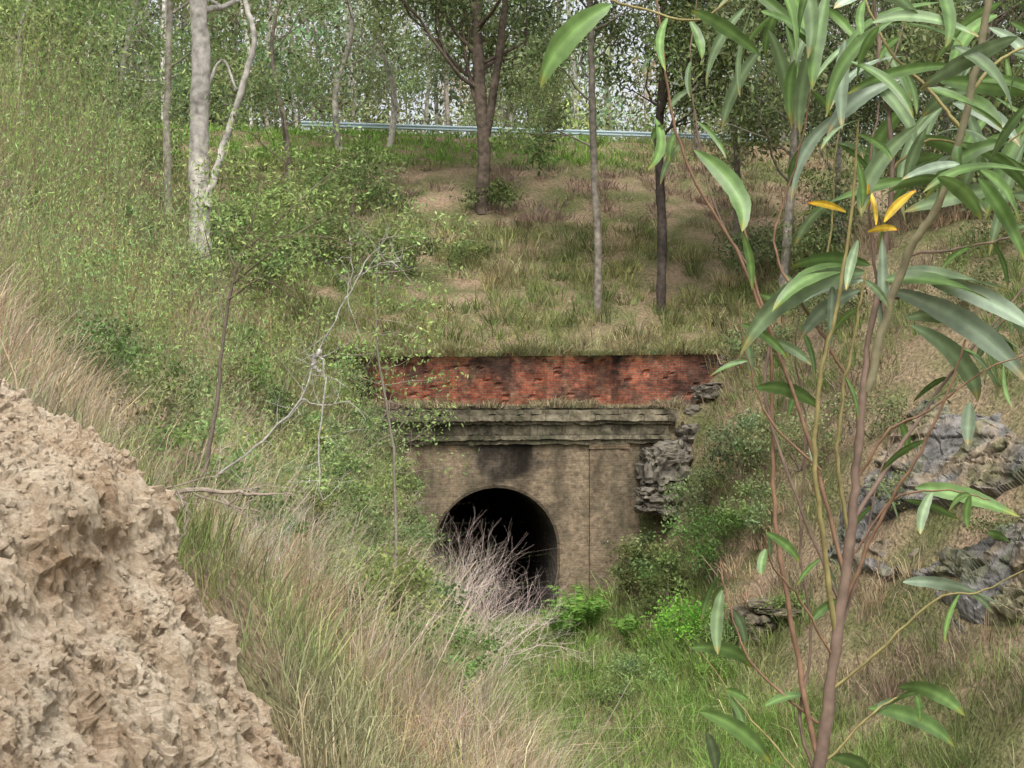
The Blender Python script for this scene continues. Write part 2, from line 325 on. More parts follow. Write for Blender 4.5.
for x0,x1 in ((-4.9,-3.75),(3.35,4.75)):
    xx=np.linspace(x0,x1,9); zz=np.linspace(-9,-2.3,30)      # one flush grid per pilaster front, plus its two cheeks
    XG,ZG=np.meshgrid(xx,zz,indexing='ij'); pg=np.stack([XG,-.10+0*XG,ZG],-1); ig=np.arange(9*30).reshape(9,30)
    a.add(pg.reshape(-1,3),np.stack([ig[:-1,:-1],ig[1:,:-1],ig[1:,1:],ig[:-1,1:]],-1).reshape(-1,4),stainc(pg.reshape(-1,3))*.92)
    for xe in (x0,x1): a.add([(xe,-.10,-9),(xe,.0,-9),(xe,.0,-2.3),(xe,-.10,-2.3)],[[0,1,2,3]],(.75,.72,.68))
    box(a,x0-.04,x1+.04,-.14,.0,-2.3,-2.13,(.75,.72,.68),nx=6,rough=.006)
a.build('pilasters',[M_buff],parent=portal)
a=Acc()
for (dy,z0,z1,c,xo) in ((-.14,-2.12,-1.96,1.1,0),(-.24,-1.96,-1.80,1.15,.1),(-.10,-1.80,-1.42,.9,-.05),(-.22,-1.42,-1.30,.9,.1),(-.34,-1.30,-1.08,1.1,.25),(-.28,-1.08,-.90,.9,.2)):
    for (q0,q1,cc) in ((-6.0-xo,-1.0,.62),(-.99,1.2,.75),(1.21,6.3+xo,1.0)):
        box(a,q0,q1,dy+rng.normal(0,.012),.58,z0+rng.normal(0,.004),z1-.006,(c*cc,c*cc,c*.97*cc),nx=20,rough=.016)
box(a,-5.4,6.1,.0,.55,-.9,-.8,(.6,.6,.55),nx=30,rough=.02)
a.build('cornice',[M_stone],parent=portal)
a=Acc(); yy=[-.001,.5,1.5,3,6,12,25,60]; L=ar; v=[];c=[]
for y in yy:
    for (x,z) in L: v.append((x,y,z)); k=4.4 if y<.6 else (3.4 if y<2 else (1.6 if y<4 else .6)); c.append((k,k*.97,k*.9))  # sooty brick lightened towards the mouth: daylight on the rim painted into the colour
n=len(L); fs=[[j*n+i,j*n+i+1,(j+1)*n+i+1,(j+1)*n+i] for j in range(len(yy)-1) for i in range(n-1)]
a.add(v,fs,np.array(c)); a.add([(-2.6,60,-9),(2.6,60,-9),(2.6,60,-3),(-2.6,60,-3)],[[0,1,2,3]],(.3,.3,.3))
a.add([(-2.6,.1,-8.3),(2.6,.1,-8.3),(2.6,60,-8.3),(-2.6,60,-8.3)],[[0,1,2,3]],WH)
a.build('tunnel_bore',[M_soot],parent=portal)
# ---------------- red brick parapet wall
a=Acc()
nxs,nzs_=260,30; X=np.linspace(-7.8,8.7,nxs+1)
top=1.02+.05*np.sin(X*1.3)+(fbm(P3(X*1.5,X*0),3,5)-.5)*.3+X*.012
T=np.linspace(0,1,nzs_+1)
XX,TT=np.meshgrid(X,T,indexing='ij'); ZZ=-1+(top[:,None]+1)*TT
p=np.stack([XX,1.5+.09*(1-TT),ZZ],-1); p[...,1]+=(fbm(p*np.array([5,1,9]),3,8)-.5)*.035
rid=_h(np.floor(XX/.24).astype(np.int64),np.floor(ZZ/.086).astype(np.int64),0*np.floor(XX).astype(np.int64),33)
p[...,1]+=np.where(rid>.975,.07,0)
dk=1.2-.55*sst(.43,.7,fbm(p*np.array([.7,1,1.2]),4,61))-.25*(1-sst(-7,0,XX))-.3*sst(.55,.75,vn(np.stack([XX*3,0*XX,ZZ*.4],-1),12))-.25*sst(5.5,8.5,XX)-.35*sst(.75,1,TT+.3*(vn(p*2,4)-.5))
dk=dk*(.75+.5*rid); cc=np.stack([dk,dk*(1+.18*sst(4.5,8,XX)+.2*sst(.8,1,TT)),dk*(1+.3*sst(4.5,8,XX))],-1).clip(.15,1.4)
idx=np.arange((nxs+1)*(nzs_+1)).reshape(nxs+1,nzs_+1)
a.add(p.reshape(-1,3),np.stack([idx[:-1,:-1],idx[1:,:-1],idx[1:,1:],idx[:-1,1:]],-1).reshape(-1,4),cc.reshape(-1,3))
v=[]
for k in range(nxs+1): v+= [(X[k],p[k,-1,1],top[k]),(X[k],1.85,top[k])]
a.add(v,[[2*k,2*k+2,2*k+3,2*k+1] for k in range(nxs)],(.7,.7,.7))
for k in (0,nxs): a.add([(X[k],1.57,-1),(X[k],1.85,-1),(X[k],1.85,top[k]),(X[k],1.5,top[k])],[[0,1,2,3]],(.8,.8,.8))
a.build('red_brick_wall',[M_red])
# ---------------- clay mound
nu,nv=500,420
uy=np.linspace(2.9,6.8,nu); ux=np.linspace(-2.9,-.45,nv); UX,UY=np.meshgrid(ux,uy)
def ridge(x): return np.interp(x,[-3.4,-2.4,-1.95,-1.8,-1.58,-1.4,-1.3,-1.22,-1.05,-.95,-.82,-.6,-.25],[.25,.16,.06,.02,-.12,-.27,-.36,-.62,-.82,-1.08,-1.36,-1.75,-2.4])
Z=ridge(UX+.12*(fbm(P3(UX*0+3,UY*1.5),3,2)-.5))-1.3*np.maximum(UY-5.1,0)**1.15-.06*np.maximum(4.2-UY,0)
p=np.stack([UX,UY,Z],-1)
gxn=np.gradient(Z,axis=1)/np.gradient(UX,axis=1); gyn=np.gradient(Z,axis=0)/np.gradient(UY,axis=0)
nr=norm(np.stack([-gxn,-gyn,np.ones_like(Z)],-1))
wv=np.stack([fbm(p*5,4,31),fbm(p*5,4,37),fbm(p*5,4,41)],-1)-.5
q=p+.2*wv
i1,t1,e1=worley(q*5.5,1); i2,t2,e2=worley(q*14,4); i3,t3,e3=worley(q*34+wv*3,7)
msk=sst(.4,.62,fbm(q*2.2,3,11))
er=1-2*abs(fbm(p*np.array([5,9,2.2]),4,81)-.5)
dsp=(fbm(p*2.2,5,21)-.5)*.30+(i1-.5)*.05*(.2+msk)+t1*.035+(i2-.5)*.020*(.3+msk)+t2*.016+(i3-.5)*.009+t3*.010-(er-.8)*.05+(fbm(p*24,5,5)-.5)*.034+(vn(p*90,6)-.5)*.007
p=p+nr*dsp[...,None]
v=np.stack([CX+p[...,0]*CA+p[...,1]*SA, CY-p[...,0]*SA+p[...,1]*CA,p[...,2]],-1).reshape(-1,3)
idx=np.arange(nu*nv).reshape(nu,nv); fq=np.stack([idx[:-1,:-1],idx[:-1,1:],idx[1:,1:],idx[1:,:-1]],-1).reshape(-1,4)
a=Acc(); a.add(v,fq,WH)
ico=[(0,0,1),(.89,0,.45),(.28,.85,.45),(-.72,.53,.45),(-.72,-.53,.45),(.28,-.85,.45),(.72,.53,-.45),(-.28,.85,-.45),(-.89,0,-.45),(-.28,-.85,-.45),(.72,-.53,-.45),(0,0,-1)]
icf=np.array([(0,1,2),(0,2,3),(0,3,4),(0,4,5),(0,5,1),(1,6,2),(2,7,3),(3,8,4),(4,9,5),(5,10,1),(6,7,2),(7,8,3),(8,9,4),(9,10,5),(10,6,1),(11,7,6),(11,8,7),(11,9,8),(11,10,9),(11,6,10)])
ico=np.array(ico); K=22000; kk=rng.integers(0,len(v),K); s_=.0025+.016*rng.random(K)**5
cv_=v[kk][:,None]+ico[None]*s_[:,None,None]*(1+rng.normal(0,.3,(K,12,3)))
a.add(cv_.reshape(-1,3),(icf[None]+np.arange(K)[:,None,None]*12).reshape(-1,3),WH)
a.build('clay_mound',[M_clay],False)
# ---------------- rocks
def icosph(sub):
    import bmesh
    bm=bmesh.new(); bmesh.ops.create_icosphere(bm,subdivisions=sub,radius=1); v=np.array([x.co[:] for x in bm.verts]); f=np.array([[q.index for q in t.verts] for t in bm.faces]); bm.free(); return v,f
IV,IF=icosph(5)
def rock(acc,c,s,seed,col,rot=0):
    v=IV.copy(); v=np.sign(v)*np.abs(v)**.6; s=np.asarray(s)
    w=v*s; i1,t1,e1=worley(w*np.array([1.6,1.6,4.5])+seed*3.1,seed); i2,t2,e2=worley(w*np.array([4,4,9])+seed,seed+5)
    v=v*(1+.3*(fbm(v*1.6+seed*7.1,4,seed)-.5)+.32*(i1-.5)+.1*t1+.12*(i2-.5)-.08*(1-sst(0,.1,e1)))[:,None]*s
    R_=np.array([[math.cos(rot),-math.sin(rot),0],[math.sin(rot),math.cos(rot),0],[0,0,1]]); v=v@R_.T
    cc=np.asarray(col)*(.6+.75*fbm(v*2+seed,4,seed+3))[:,None]*(.7+.5*i1)[:,None]*(.35+.65*sst(0,.12,e1))[:,None]
    acc.add(v+np.asarray(c),IF,cc)
a=Acc()
x0,x1,y0,y1=5.8,11.2,-29,-10
nu,nv=400,260; UY,UX=np.meshgrid(np.linspace(y0,y1,nu),np.linspace(x0,x1,nv),indexing='ij'); Z=H(UX,UY); p=np.stack([UX,UY,Z],-1)
ed=np.minimum(sst(x0,x0+1.0,UX)*sst(x1,x1-1.8,UX),sst(y0,y0+3,UY)*sst(y1,y1-4,UY))
wv=np.stack([fbm(p*.9,3,31),fbm(p*.9,3,37),fbm(p*.9,3,41)],-1)-.5
q=(p+.25*wv)@np.array([[1,0,.2],[0,1,.3],[0,0,1]]).T
i1,t1,e1=worley(q*np.array([.4,.24,.7]),3); i2,t2,e2=worley(q*np.array([.7,.5,2.6]),8); i3,t3,e3=worley(q*np.array([1.8,1.4,7.]),18)
d=(i1-.5)*.6+t1*.3+(i2-.5)*.22+t2*.12-.04*(1-sst(0,.08,e2))+(i3-.5)*.07+t3*.03+(fbm(p*3,5,3)-.5)*.16
m=sst(.36,.5,fbm(p*.4,3,71)+.16*ed*sst(8.2,7,abs(UY+20)))
d=d-1.2*(1-ed)-.75*(1-m)+.12
p=p+np.array([-.72,0,.68])*d[...,None]
tt=sst(.44,.62,fbm(p*.7,4,5))[...,None]
base=np.array([.135,.128,.118])*(1-tt)+np.array([.20,.16,.11])*tt
gm=sst(.54,.68,fbm(p*1.3,4,15))[...,None]; base=base*(1-gm*.55)+np.array([.10,.11,.05])*gm*.55
cc=base*(.75+.4*i1+.2*(i2-.5))[...,None]*(.6+.4*sst(0,.06,e2))[...,None]
idx=np.arange(nu*nv).reshape(nu,nv); a.add(p.reshape(-1,3),np.stack([idx[:-1,:-1],idx[1:,:-1],idx[1:,1:],idx[:-1,1:]],-1).reshape(-1,4),cc.reshape(-1,3))
a.build('rock_outcrop',[M_rock])
a=Acc()
for i,(px,py,Y,s) in enumerate([(664,470,50.6,(.85,.7,.95)),(688,450,51.5,(.6,.6,1.0)),(655,500,50.2,(.7,.5,.5)),(712,392,52.0,(.6,.6,.3)),(694,420,52,(.8,.6,.6)),(735,372,53,(.6,.6,.6)),(715,440,52,(.8,.6,.8)),(676,505,50.5,(.7,.5,.5)),(745,410,52,(.8,.6,.7))]):
    rock(a,W(px,py,Y),s,i+20,(.13,.115,.09),.2)
a.build('stone_wing_wall',[M_rock])
a=Acc()
for i,(px,py,Y,s) in enumerate([(785,608,37.5,(.75,1.2,.15)),(752,628,37.5,(.28,.9,.4)),(822,622,37,(.4,.9,.5))]):
    rock(a,W(px,py,Y),s,i+40,(.13,.11,.075),.1)
a.build('rock_ledge',[M_rock])
# ---------------- grass
def zones(x,y,Y,n1,n2):
    K=len(x); straw=np.array([.39,.325,.19]); green=np.array([.16,.21,.07]); bright=np.array([.145,.25,.055]); olive=np.array([.215,.24,.09]); brown=np.array([.25,.19,.14]); pale=np.array([.44,.39,.28]); pink=np.array([.38,.285,.195])
    def mix(a,b,t): return a*(1-t[:,None])+b*t[:,None]
    O=np.ones((K,1)); n3=fbm(P3(x*2,y*2),2,23)
    left=mix(straw*O,green*1.25*O,sst(.38,.54,n1)); left=mix(left,pale*O,sst(.5,.7,n2)*.55); left=mix(left,pink*O,sst(.56,.7,n3)*.6)
    right=mix(straw*.75*O,green*.95*O,sst(.36,.50,n1)); right=mix(right,brown*O,sst(.54,.68,n2)*.8)
    floor=mix(green*1.1*O,bright*1.1*O,sst(.35,.55,n2)); floor=mix(floor,straw*.9*O,sst(.54,.72,n3)*.6)
    hill=mix(olive*1.1*O,green*1.2*O,sst(.36,.54,n1)); hill=mix(hill,straw*.95*O,sst(.5,.68,n2)*.6); hill=mix(hill,green*.65*O,sst(.55,.68,n3)*.85)
    hill=mix(hill,brown*O,sst(13,15.5,y+n1*3-1.5)*(1-sst(21.5,22.5,y))*sst(-4,1,x+n2*4)*.95)
    hill=mix(hill,bright*1.3*O,sst(20.5,22.5,y)*(1-sst(8,14,x)))
    c=np.where((x<0)[:,None],left,right)
    c=mix(c,floor,(1-sst(2.8,4.8,abs(x-.3)))*(y<0))
    c=mix(c,hill,sst(1.0,3.0,y)*(1-sst(12,20,abs(x))))
    return c
def nzs(x,y): return fbm(P3(x*.33,y*.33),4,51),fbm(P3(x*.8,y*.8),3,77)
K=25000; Y=6.5+rng.random(K)*78; px=rng.uniform(-200,1224,K); g=G(px,Y); x,y=g[:,0],g[:,1]
n1,n2=nzs(x,y); X=(px-512)/F*Y
keep=~((y>-.3)&(y<1.95)&(x>-7)&(x<8.5)) & ~((abs(x)<2.2)&(y>-1)&(y<2))
keep&=~((X<-.4)&(Y<7.6)&(X>-3.6)) & (y<28) 
bare=fbm(P3(x*.6,y*.6),3,91); keep&=~((bare>.55)&(x<-3)&(y<-10)) & ~((bare>.57)&(x>4)&(y<0)) & ~((bare>.47)&(y>14.5)&(y<21)&(x>-2)) & ~((bare>.60)&(y>3)&(y<14))
keep&=~((x>6.4)&(x<10.4)&(y>-27)&(y<-12)&(n1>.40))
g,Y,n1,n2,x,y=[q[keep] for q in (g,Y,n1,n2,x,y)]
col=colvar((1,1,1),len(x),.18,.05)*zones(x,y,Y,n1,n2)*1.05
h=.24+.6*n2+.3*rng.random(len(x)); h=np.where((y>2),h*.7,h); h=np.where((abs(x)<3)&(y<0),h*.75,h); h=np.where(y>14,h*.65,h); h*=np.interp(Y,[6,20],[.6,1])
h=np.where((x>4)&(y<0),h*.7,h); h=np.where((x<-3)&(y<-8),h*.8,h)
w=np.interp(Y,[6,20,50,85],[.006,.011,.028,.05])
a=Acc()
blades(a,*tufts(a,g,20,h,w,col,np.interp(Y,[6,20,85],[.07,.13,.22]),ln=.75,cv=.26,vary=.45))
a.build('grass',[M_grass])
K=1700; Y=9+rng.random(K)*34; px=rng.uniform(-60,560,K); g=G(px,Y); x,y=g[:,0],g[:,1]
k=(x<-3.0)&(fbm(P3(x*.5,y*.5),3,13)>.50); g,Y=g[k],Y[k]; K=len(g)
a=Acc(); cc=colvar((.48,.42,.30),K,.14,.03); gr=rng.random(K)<.35; cc[gr]=colvar((.28,.33,.14),gr.sum(),.1)
blades(a,*tufts(a,g,34,.35+.6*rng.random(K),np.interp(Y,[8,20,45],[.004,.007,.016]),cc,.15,ln=1.05,vary=.5))
a.build('dry_grass',[M_grass])
a=Acc(); K=520; x=rng.uniform(-6.6,7.0,K); y=rng.uniform(-.25,1.35,K); g=P3(x,y,-.84); 
hh=np.where(fbm(P3(x*.9,y),3,4)>.5,.3,.12)
blades(a,*tufts(a,g,12,hh,np.full(K,.03),colvar((.27,.24,.14),K,.25),.12,ln=.8))
K=620; x=rng.uniform(-7.2,8.5,K); y=rng.uniform(1.38,2.3,K); g=P3(x,y,1.0+x*.012)
blades(a,*tufts(a,g,14,np.where(fbm(P3(x*1.2,y*0),3,44)>.52,.55,.24),np.full(K,.03),colvar((.27,.28,.13),K,.22),.13,ln=1.25))
a.build('ledge_grass',[M_grass])
# ---------------- shrubs
def leafy(name,px,Y,w,h,n,L,base,K=16,z0=0,stem=(.2,.16,.12),wr=.25,droop=.2,r_=.42):
    a=Acc(); b=G(px,Y); b[2]+=z0; cs=[]
    for i in range(K):
        th=rng.random()*6.28; r=w*math.sqrt(rng.random())*.9; t=rng.random()**.7
        hz=h*(.15+.85*t)*(1-.45*(r/w)**2); c=b+[math.cos(th)*r,math.sin(th)*r,hz]; cs.append(c)
        if i%2==0: tube(a,smoothpath([b,b+(c-b)*[.35,.35,.55]+rng.normal(0,.05,3),c],3),np.linspace(.02,.005,7),stem,0,4)
    clumpcloud(a,cs,w*r_*rng.uniform(.7,1.2,K),n//K,L,base,1,wr,droop)
    return a.build(name,[M_twig,M_leaf])
def wispy(name,px,Y,w,h,n,base,lean=.3,wd=.02):
    a=Acc(); b=G(px,Y); K=max(3,int(n/110)); c=np.tile(b,(K,1)); c[:,:2]+=rng.normal(0,w*.4,(K,2))
    c[:,2]=H(c[:,0],c[:,1]); hh=h*(.4+.6*rng.random(K)); 
    P,hh2,ww,ln,cc=tufts(a,c,9,hh,np.full(K,wd*.7),colvar((.26,.24,.13),K,.15),w*.14,ln=lean)
    blades(a,P,hh2,ww,ln,cc)
    m=n; i=rng.integers(0,len(P),m); t=.15+.9*rng.random(m)**.8; q=P[i]+ln[i]*hh2[i][:,None]*(t**1.6)[:,None]; q[:,2]+=hh2[i]*t*.9
    q+=rng.normal(0,.07*w+.03,(m,3)); d=rng.normal(size=(m,3))*.7; d[:,2]+=.9
    cb=colvar(base,len(P),.22)[i]
    leaves(a,q,wd*7*(.6+.8*rng.random(m)),.09,np.clip(cb*(1+rng.normal(0,.15,(m,1))),.01,.9),0,0,d)
    return a.build(name,[M_grass])
PG=(.25,.33,.12)
for (px,Y,w,h,n) in [(15,22,1.3,2.2,6500),(70,27,1.7,3.0,8000),(130,31,1.7,3.0,8000),(110,23,1.0,1.5,3500),(30,33,2.0,4.0,8500),(-60,24,1.4,3,3000),(160,37,2,3.2,7000),(250,33,1.4,2.2,6000),(300,37,1.6,2.4,6500),(90,40,2.4,4.3,8500),(240,24,.9,1.3,3500),(340,31,.9,1.5,3500),(-20,40,2.5,4.6,6000),(290,28,.8,1.5,3500),(205,28,1.0,1.9,4500),(170,24,.8,1.3,3000),(325,26,.7,1.2,2500),(375,36,.9,1.5,3500),(280,20,.6,1.2,3000),(220,18,.5,.9,2200),(345,22,.5,1.0,2200),(300,16,.4,.7,1500),(260,16,.4,.8,1800),(315,19,.5,1.2,2500)]:
    wispy('broom_shrub',px,Y,w,h,n,colvar(PG,1,.16,.09)[0],.35,np.interp(Y,[16,20,40],[.007,.010,.019]))
SH=[(640,46.5,1.1,2.6,3000,.12,(.13,.17,.065)),(668,44,.9,2.0,2200,.12,(.13,.18,.06)),(712,44,1.3,2.3,3400,.11,(.11,.19,.055)),(690,40,1.1,1.2,3800,.09,(.12,.28,.04)),(665,41,.8,.8,2000,.09,(.14,.26,.05)),
    (640,38,.9,.9,2400,.08,(.17,.25,.09)),(610,36,.6,.7,1400,.07,(.16,.23,.08)),(745,45,1.2,2.6,2600,.12,(.12,.16,.07)),(730,38,.9,1.3,2400,.09,(.12,.19,.06)),(760,42,1.0,2.0,2400,.1,(.16,.21,.09)),
    (700,47.5,1.2,2.4,2600,.12,(.14,.19,.08)),(800,43,1.4,1.6,2000,.1,(.18,.22,.1)),(870,40,1.2,1.4,1600,.1,(.15,.18,.08)),(960,43,1.5,1.5,1800,.1,(.15,.17,.08)),(820,48,1.5,2.0,2400,.12,(.14,.18,.08)),(760,50,1.2,1.8,2000,.12,(.14,.18,.08)),
    (655,47.5,1.0,2.4,2400,.12,(.14,.19,.07)),(790,37,.6,.7,1200,.08,(.13,.19,.06)),(720,36,.6,.5,1200,.07,(.14,.24,.05)),(900,36,.8,.9,1200,.09,(.15,.18,.08)),(1000,31,.7,.8,1200,.07,(.16,.19,.08)),
    (345,40,1.0,2.2,2600,.11,(.17,.24,.09)),(385,44,1.0,2.4,2800,.11,(.17,.24,.09)),(320,43,1.4,2.5,3000,.12,(.14,.21,.08)),(310,20,.5,1.2,1800,.05,(.13,.2,.07)),(355,22,.5,1.1,1600,.05,(.16,.23,.08)),(290,24,.8,1.6,2600,.06,(.15,.23,.08)),(330,28,.9,1.8,2600,.07,(.17,.25,.09)),(375,30,.7,1.5,1800,.07,(.18,.26,.09)),(180,20,.6,.9,1500,.05,(.16,.23,.08)),(260,20,.6,1.1,1500,.05,(.17,.25,.09)),
    (420,46,1.0,1.6,2000,.11,(.2,.25,.1)),(398,40,.8,1.6,1800,.09,(.17,.25,.08)),(490,66,1.3,1.3,1400,.16,(.12,.16,.06)),(470,60,1.0,.9,900,.14,(.14,.19,.07)),(350,64,2.6,3.6,4200,.17,(.14,.2,.075)),(290,58,2.4,4.2,4600,.17,(.12,.18,.065)),(240,54,2.4,4,4000,.16,(.14,.2,.075)),(390,58,1.8,2.4,2600,.16,(.16,.22,.08)),
    (830,55,2.4,3.2,3400,.16,(.13,.17,.07)),(900,52,2.4,3.4,3400,.16,(.13,.16,.07)),(980,50,2.4,3.0,3400,.16,(.15,.19,.09)),(760,60,1.6,2.4,2000,.16,(.15,.19,.09)),(1040,44,2,3,2600,.14,(.14,.17,.07))]
for k in range(64):
    Y=rng.uniform(14,42); px=rng.uniform(90,455); g=G(px,Y)
    if g[0]>-4.0 or (px<300 and Y<15): continue
    w=rng.uniform(.3,.75)*(.6+Y/50); SH.append((px,Y,w,w*rng.uniform(1.2,2.1),int(900+900*w),.04+.0016*Y,colvar((.155,.225,.08),1,.25,.1)[0]))
for t in SH: leafy('green_shrub',*t)
def fern(px,Y,n=16,L=1.1,base=(.16,.30,.065)):
    a=Acc(); b=G(px,Y); b[2]+=.2
    for i in range(n):
        th=i/n*6.28+rng.normal(0,.15); d=np.array([math.cos(th),math.sin(th),0]); l=L*(.75+.4*rng.random()); u=rng.uniform(.9,1.35)
        t=np.linspace(0,1,12)[:,None]; path=b+d*l*t**1.3*.75+np.array([0,0,1])*l*(1.75*t-1.0*t**2)*u
        tube(a,path,np.linspace(.012,.004,12),base,0,4)
        tt=rng.random(90); ix=(tt*11).astype(int).clip(0,10); q=path[ix]+(path[ix+1]-path[ix])*((tt*11)-ix)[:,None]
        s=np.cross(d,[0,0,1])*np.where(rng.random(90)<.5,1,-1)[:,None]+d*.4; s[:,2]-=.15
        leaves(a,q,.2*l*(np.sin(np.pi*(.12+.85*tt)))+.03,.12,colvar(base,90,.18),0,0,s+rng.normal(0,.1,s.shape))
    a.build('fern',[M_leaf])
fern(576,45,18,1.35); fern(560,44,12,1.0); fern(592,45.5,12,1.0); fern(628,43,12,.9)
# ---------------- branching
def grow(acc,p,d,l,r,depth,col,ends,m=0,spread=.6,up=.1,seg=4,sides=5,kids=(2,4)):
    pts=[p]; dd=d/np.linalg.norm(d)
    for i in range(seg):
        dd=dd+rng.normal(0,.16,3); dd[2]+=up*.3; dd/=np.linalg.norm(dd); pts.append(pts[-1]+dd*l/seg)
    tube(acc,pts,np.linspace(r,r*.55,seg+1),col,m,sides)
    if depth==0: ends.append(pts[-1]); ends.append(pts[-2]); return
    for k in range(rng.integers(*kids)+1):
        i=rng.integers(1,seg+1) if k else seg
        nd=dd+rng.normal(0,spread,3); nd[2]+=up
        grow(acc,pts[i],nd,l*(.55+.25*rng.random()),r*.5,depth-1,col,ends,m,spread,up,max(2,seg-1),max(3,sides-1),kids)
def twigbush(name,px,Y,h,col,n=16,r=.012,depth=3,spread=.45):
    a=Acc(); b=G(px,Y); ends=[]
    for i in range(n):
        th=rng.random()*6.28; d=np.array([math.cos(th)*.6,math.sin(th)*.6,1.0]); grow(a,b+rng.normal(0,.15,3)*[1,1,.1],d,h*.5*(.6+.6*rng.random()),r,depth,col,ends,0,spread,.1,3,4)
    a.build(name,[M_twig,M_leaf])
twigbush('dead_bush',462,36,3.2,(.62,.50,.45),28,.012,3)
twigbush('dead_bush',490,37.5,2.9,(.62,.49,.45),24,.012,3)
twigbush('dead_bush',440,33,1.9,(.58,.50,.41),16,.009,3)
twigbush('dead_bush',285,17,1.1,(.55,.5,.44),20,.004,3)
twigbush('dead_bush',250,14,.8,(.55,.5,.44),22,.0035,3)
twigbush('dead_bush',320,15,.8,(.5,.45,.38),18,.0035,3)
twigbush('dead_bush',230,12,.6,(.55,.5,.44),18,.003,3)
twigbush('dead_bush',110,17,.9,(.42,.36,.28),14,.004,3)
twigbush('dead_bush',60,13,.8,(.42,.36,.28),14,.004,3)
twigbush('dead_bush',350,47,1.8,(.45,.42,.38),14,.012,3)
twigbush('dead_bush',390,47,1.9,(.45,.42,.38),14,.012,3)
# ---------------- trees
def trunk(acc,pts,r0,r1,col,sides=12,k=8,jit=.012):
    p=smoothpath(pts,k,jit); n=len(p); c=np.asarray(col)*(.55+.85*vn(p*2.3+3,4))[:,None]
    rr=np.linspace(r0,r1,n)*(1+.06*rng.normal(size=n)); rr[0]*=1.35; tube(acc,p,rr,c,0,sides); return p
def crown(acc,p,fr,n,l,r,col,leafc,nl,L,cr=.9,up=.3,spread=.7):
    ends=[]
    for i in range(n):
        k=int((fr+(1-fr)*rng.random())*(len(p)-1)); th=rng.random()*6.28
        d=np.array([math.cos(th),math.sin(th),.5]); grow(acc,p[k],d,l*(.6+.6*rng.random()),r,2,col,ends,0,spread,up,4,5,(1,3))
    ends=np.array(ends); clumpcloud(acc,ends,cr,nl,L,leafc,1,.18,.6,.8)
    return ends
def tree(name,pts,r0,r1,bark,leafc,nbr,nl,L,fr=.5,l=2.5,cr=1.0,extra=None):
    a=Acc(); p=trunk(a,pts,r0,r1,bark)
    if extra:
        for e in extra: trunk(a,e[0],e[1],e[2],bark,9)
    crown(a,p,fr,nbr,l,r1*.5,bark,leafc,nl,L,cr); return a.build(name,[M_bark,M_leaf],True)
def TP(lst,Y):
    q=[W(x,y_,Y) for x,y_ in lst]; b=q[0].copy(); b[2]=H(b[0],b[1])-.3
    if b[2]<q[0][2]-.2: q=[b]+q
    return q
tree('gum_tree',TP([(200,235),(199,150),(201,60),(198,-40),(204,-180)],40),.32,.22,(.40,.37,.33),(.19,.25,.1),10,90,.2,.72,3.2,1.1,
     extra=[(TP([(206,205),(222,150),(243,85),(254,40),(246,-5),(262,-70)],39.8)[-6:],.11,.06),([W(204,95,40),W(222,60,40),W(236,90,40)],.05,.03)])
tree('gum_tree',TP([(168,200),(167,110),(170,0),(166,-120)],46),.13,.09,(.38,.34,.29),(.2,.26,.1),8,70,.2,.6,2.5,1.0)
tree('gum_tree',TP([(482,203),(484,150),(480,90),(476,20),(470,-80),(468,-200)],66),.34,.22,(.11,.085,.065),(.13,.175,.075),16,120,.27,.42,4,1.5,
     extra=[([W(484,150,66),W(494,90,65.8),W(502,30,65.6),W(510,-50,65.5)],.22,.14),([W(479,110,66),W(468,70,66),W(462,20,66)],.12,.06)])
tree('gum_tree',TP([(597,332),(598,250),(594,170),(592,80),(590,0),(586,-100)],56),.17,.10,(.17,.15,.12),(.14,.19,.08),12,60,.24,.45,2.2,.8)
tree('gum_tree',TP([(661,315),(662,230),(659,140),(664,50),(662,-60),(664,-160)],57),.21,.14,(.07,.056,.047),(.13,.18,.07),14,80,.26,.5,2.8,1.0)
tree('gum_tree',TP([(780,330),(790,200),(798,80),(803,-60)],55),.18,.12,(.27,.24,.2),(.14,.18,.08),14,90,.26,.35,3,1.1)
tree('gum_tree',TP([(985,300),(983,200),(990,60),(985,-60)],50),.25,.18,(.17,.14,.11),(.16,.21,.09),16,110,.24,.25,3,1.1)
a=Acc(); s=smoothpath(TP([(172,560),(200,490),(214,420),(222,350),(232,285),(243,255)],13),5,.006); tube(a,s,np.linspace(.026,.011,len(s)),(.15,.12,.095),0,7)
ends=[]
for pts in ([(243,255),(255,215),(262,180)],[(232,285),(275,250),(330,215)],[(225,330),(215,280),(205,230)],[(243,255),(290,235),(370,245)],[(228,300),(262,280),(300,300)],[(236,270),(220,220),(225,165)],[(245,252),(300,200),(345,160)]):
    q=smoothpath([W(x,y_,13+rng.normal(0,.3)*(k>0)) for k,(x,y_) in enumerate(pts)],4,.006); tube(a,q,np.linspace(.01,.004,len(q)),(.17,.14,.1),0,5)
    for k in range(2,len(q)):
        grow(a,q[k],rng.normal(size=3)*[1,1,.5]+[0,0,.3],.36,.004,1,(.2,.17,.1),ends,0,.6,.15,3,4,(1,3))
ends=np.array(ends); clumpcloud(a,ends,.22,18,.048,(.21,.30,.1),1,.17,.2,.5)
a.build('sapling_tree',[M_twig,M_leaf],True)
a=Acc(); ends=[]
s=smoothpath(TP([(395,470),(385,400),(375,320),(380,240)],24),5,.01); tube(a,s,np.linspace(.03,.01,len(s)),(.25,.22,.18),0,6)
for k in range(5,len(s)):
    for _ in range(2): grow(a,s[k],rng.normal(size=3)*[1,1,.3]+[0,0,.15],.75,.009,2,(.25,.22,.16),ends,0,.6,.1,3,4,(1,3))
clumpcloud(a,np.array(ends),.28,8,.08,(.22,.32,.11),1,.2,.2,.5); a.build('sapling_tree',[M_twig,M_leaf],True)
